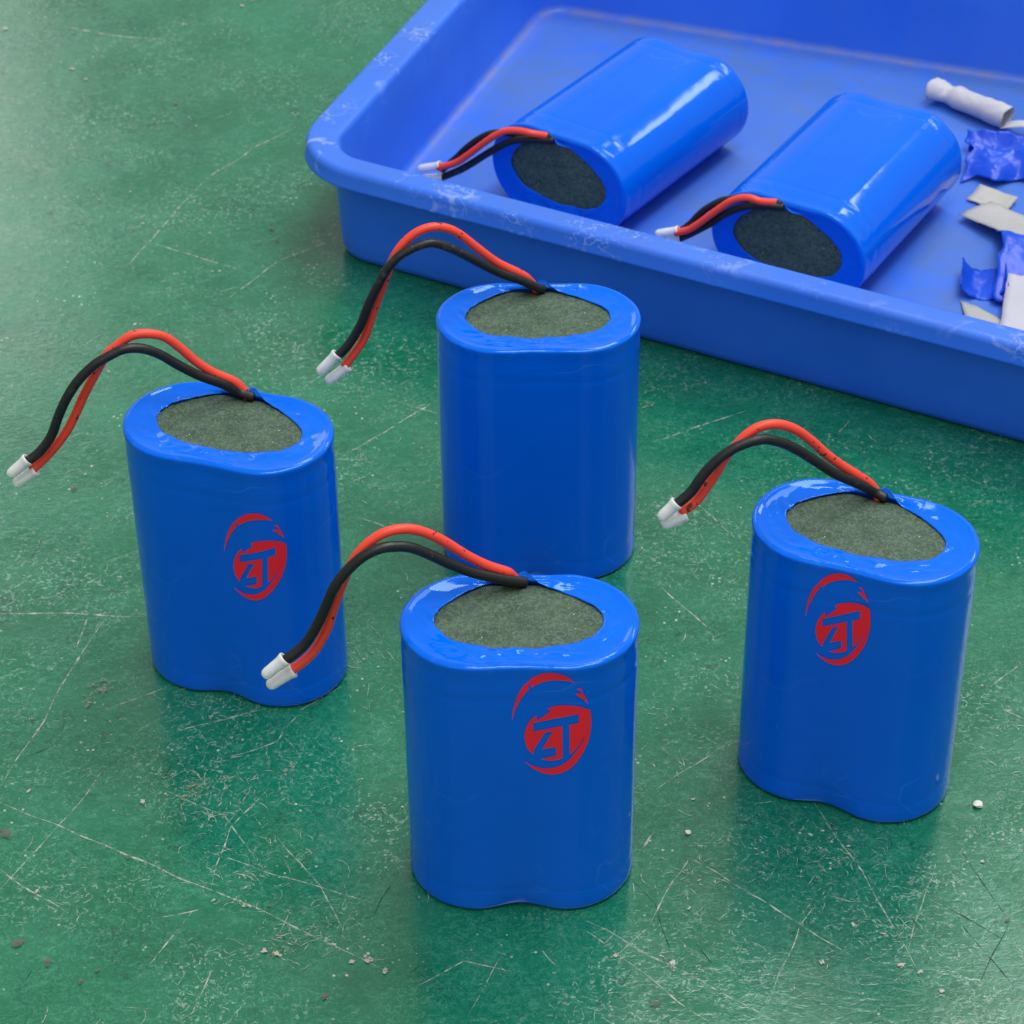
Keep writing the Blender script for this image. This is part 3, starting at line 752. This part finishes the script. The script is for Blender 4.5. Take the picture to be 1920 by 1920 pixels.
def f_roll(u, v):
    # u along the roll, v around (a loose spiral of a bit over one turn)
    L = 27.0; x = (u - 0.5) * L
    pinch = 1 - (0.14 + 0.20 * max(0, math.sin(-0.6 + v * 2.5 * math.pi))) * math.exp(-((u - 0.22) / 0.06) ** 2) - 0.10 * max(0, math.cos(v * 7)) * math.exp(-((u - 0.62) / 0.09) ** 2)
    r = (3.9 - 0.55 * v + 0.5 * max(0, 0.14 - u) * 8) * pinch
    a = -0.6 + v * 2.5 * math.pi
    z = r * math.sin(a) * (0.92 if u > 0.2 else 0.75); y = r * math.cos(a)
    return (x + 0.8 * math.sin(a) * (u - .5), y + 0.5 * math.sin(u * 6), z + 3.9 * 0.95 + 0.25 * math.sin(u * 9 + v * 4))
sheet('paper_roll', f_roll, 40, 48, 'paper', 'crumpled roll of white paper lying behind the blue film scraps', 'paper', G, (141.0, 688.5, FZ), R(-42), crumple=0.3, torn=0.03)
def f_tail(u, v):
    return (u * 11, (v - 0.5) * (4.2 - 1.6 * u), 0.5 + 2.2 * math.sin(u * 2.6) * (0.6 + 0.4 * v) + 0.8 * u)
sheet('paper_strip', f_tail, 12, 4, 'paper', 'narrow white paper tongue at the end of the paper roll', 'paper', G, (149.6, 678.6, FZ + 0.6), R(-28))
def f_blue_up(u, v):
    x = u * 34; y = -v * 22
    ruff = math.sin(u * 13 + 1.0 * math.sin(v * 5)) * (0.3 + 1.3 * v)
    y += 1.8 * math.sin(u * 17) * v + 3.5 * u * v
    if v < 0.36: z = 5.5 - 4.4 * math.sin(v / 0.36 * math.pi / 2)
    elif v < 0.5: z = 1.1 + 5.6 * math.sin((v - 0.36) / 0.14 * math.pi / 2)
    else: z = 6.7 - 5.6 * ((v - 0.5) / 0.5) ** 1.3
    z += ruff * 0.55 + 0.7 * math.sin(u * 7 + v * 6)
    return (x, y, max(0.15 + 0.3 * v, z))
sheet('film_scrap', f_blue_up, 60, 44, 'film', 'ruffled piece of blue film in front of the paper roll', 'film scrap', G, (137.8, 669.5, FZ), R(-12), crumple=0.32, torn=0.09)
def f_tape_small(u, v): return (u * 8.0, (v - 0.5) * 12.5, 0.3 + 1.1 * u * u)
sheet('backing_strip', f_tape_small, 8, 8, 'tape', 'short grey end of backing tape tucked behind the long strip', 'tape', G, (137.6, 633.5, FZ), R(52))
def f_tape_long(u, v):
    return (u * 50, (v - 0.5) * 12.6, 1.6 + 2.6 * math.sin(u * 2.4) + 0.35 * math.sin(v * 3 + u * 5))
sheet('backing_strip', f_tape_long, 30, 8, 'tape', 'long pale strip of backing tape crossing the tray beside the packs', 'tape', G, (134.0, 630.0, FZ), R(-53))
def f_curl(u, v):
    a = R(200) + u * R(150)
    r = 6.8 - 0.8 * v
    return (r * math.cos(a), (v - 0.5) * 13 - 1.0 * u, 6.6 + r * math.sin(a) + 0.5 * v)
sheet('film_scrap', f_curl, 26, 12, 'film', 'curled blue film offcut with one edge standing up by the tray front', 'film scrap', G, (130.2, 591.5, FZ), R(-8), crumple=0.4, torn=0.06)
def f_fold(u, v):
    x = u * 24 + v * (-5.0); y = 12 - v * 34
    if v < 0.32: z = 1.5 + 6.8 * (max(0, v) / 0.32) ** 0.8
    else: z = 8.3 - 6.9 * ((v - 0.32) / 0.68) ** 1.15
    return (x + (3.4 if v < 0.3 else 0) * (1 - u) * (v / .3 - 1) * 0.6, y - 9 * u, z * (1 - 0.25 * u) + 0.6 * math.sin(u * 5 + v * 3))
sheet('film_scrap', f_fold, 22, 26, 'film', 'folded blue film offcut between the pale tape and the white paper square', 'film scrap', G, (138.8, 604.5, FZ), R(-6), crumple=0.5, torn=0.05)
def f_tri(u, v):
    return (u * (4 + 12 * v), -v * 17 - 3 * u, 0.35 + 0.5 * v)
sheet('backing_scrap', f_tri, 6, 6, 'tape', 'small grey-white triangle of backing tape under the curled blue film', 'tape', G, (123.2, 584.0, FZ), 0)
def f_sq(u, v):
    return (u * 24, -v * 27, 0.6 + 5.2 * max(0, 1 - v) ** 1.6 + 0.8 * math.sin(u * 3 + v * 2))
sheet('paper_square', f_sq, 14, 14, 'paper', 'white paper square with a lifted edge at the tray front', 'paper', G, (136.0, 587.5, FZ + 0.4), R(-30) * 0.45)
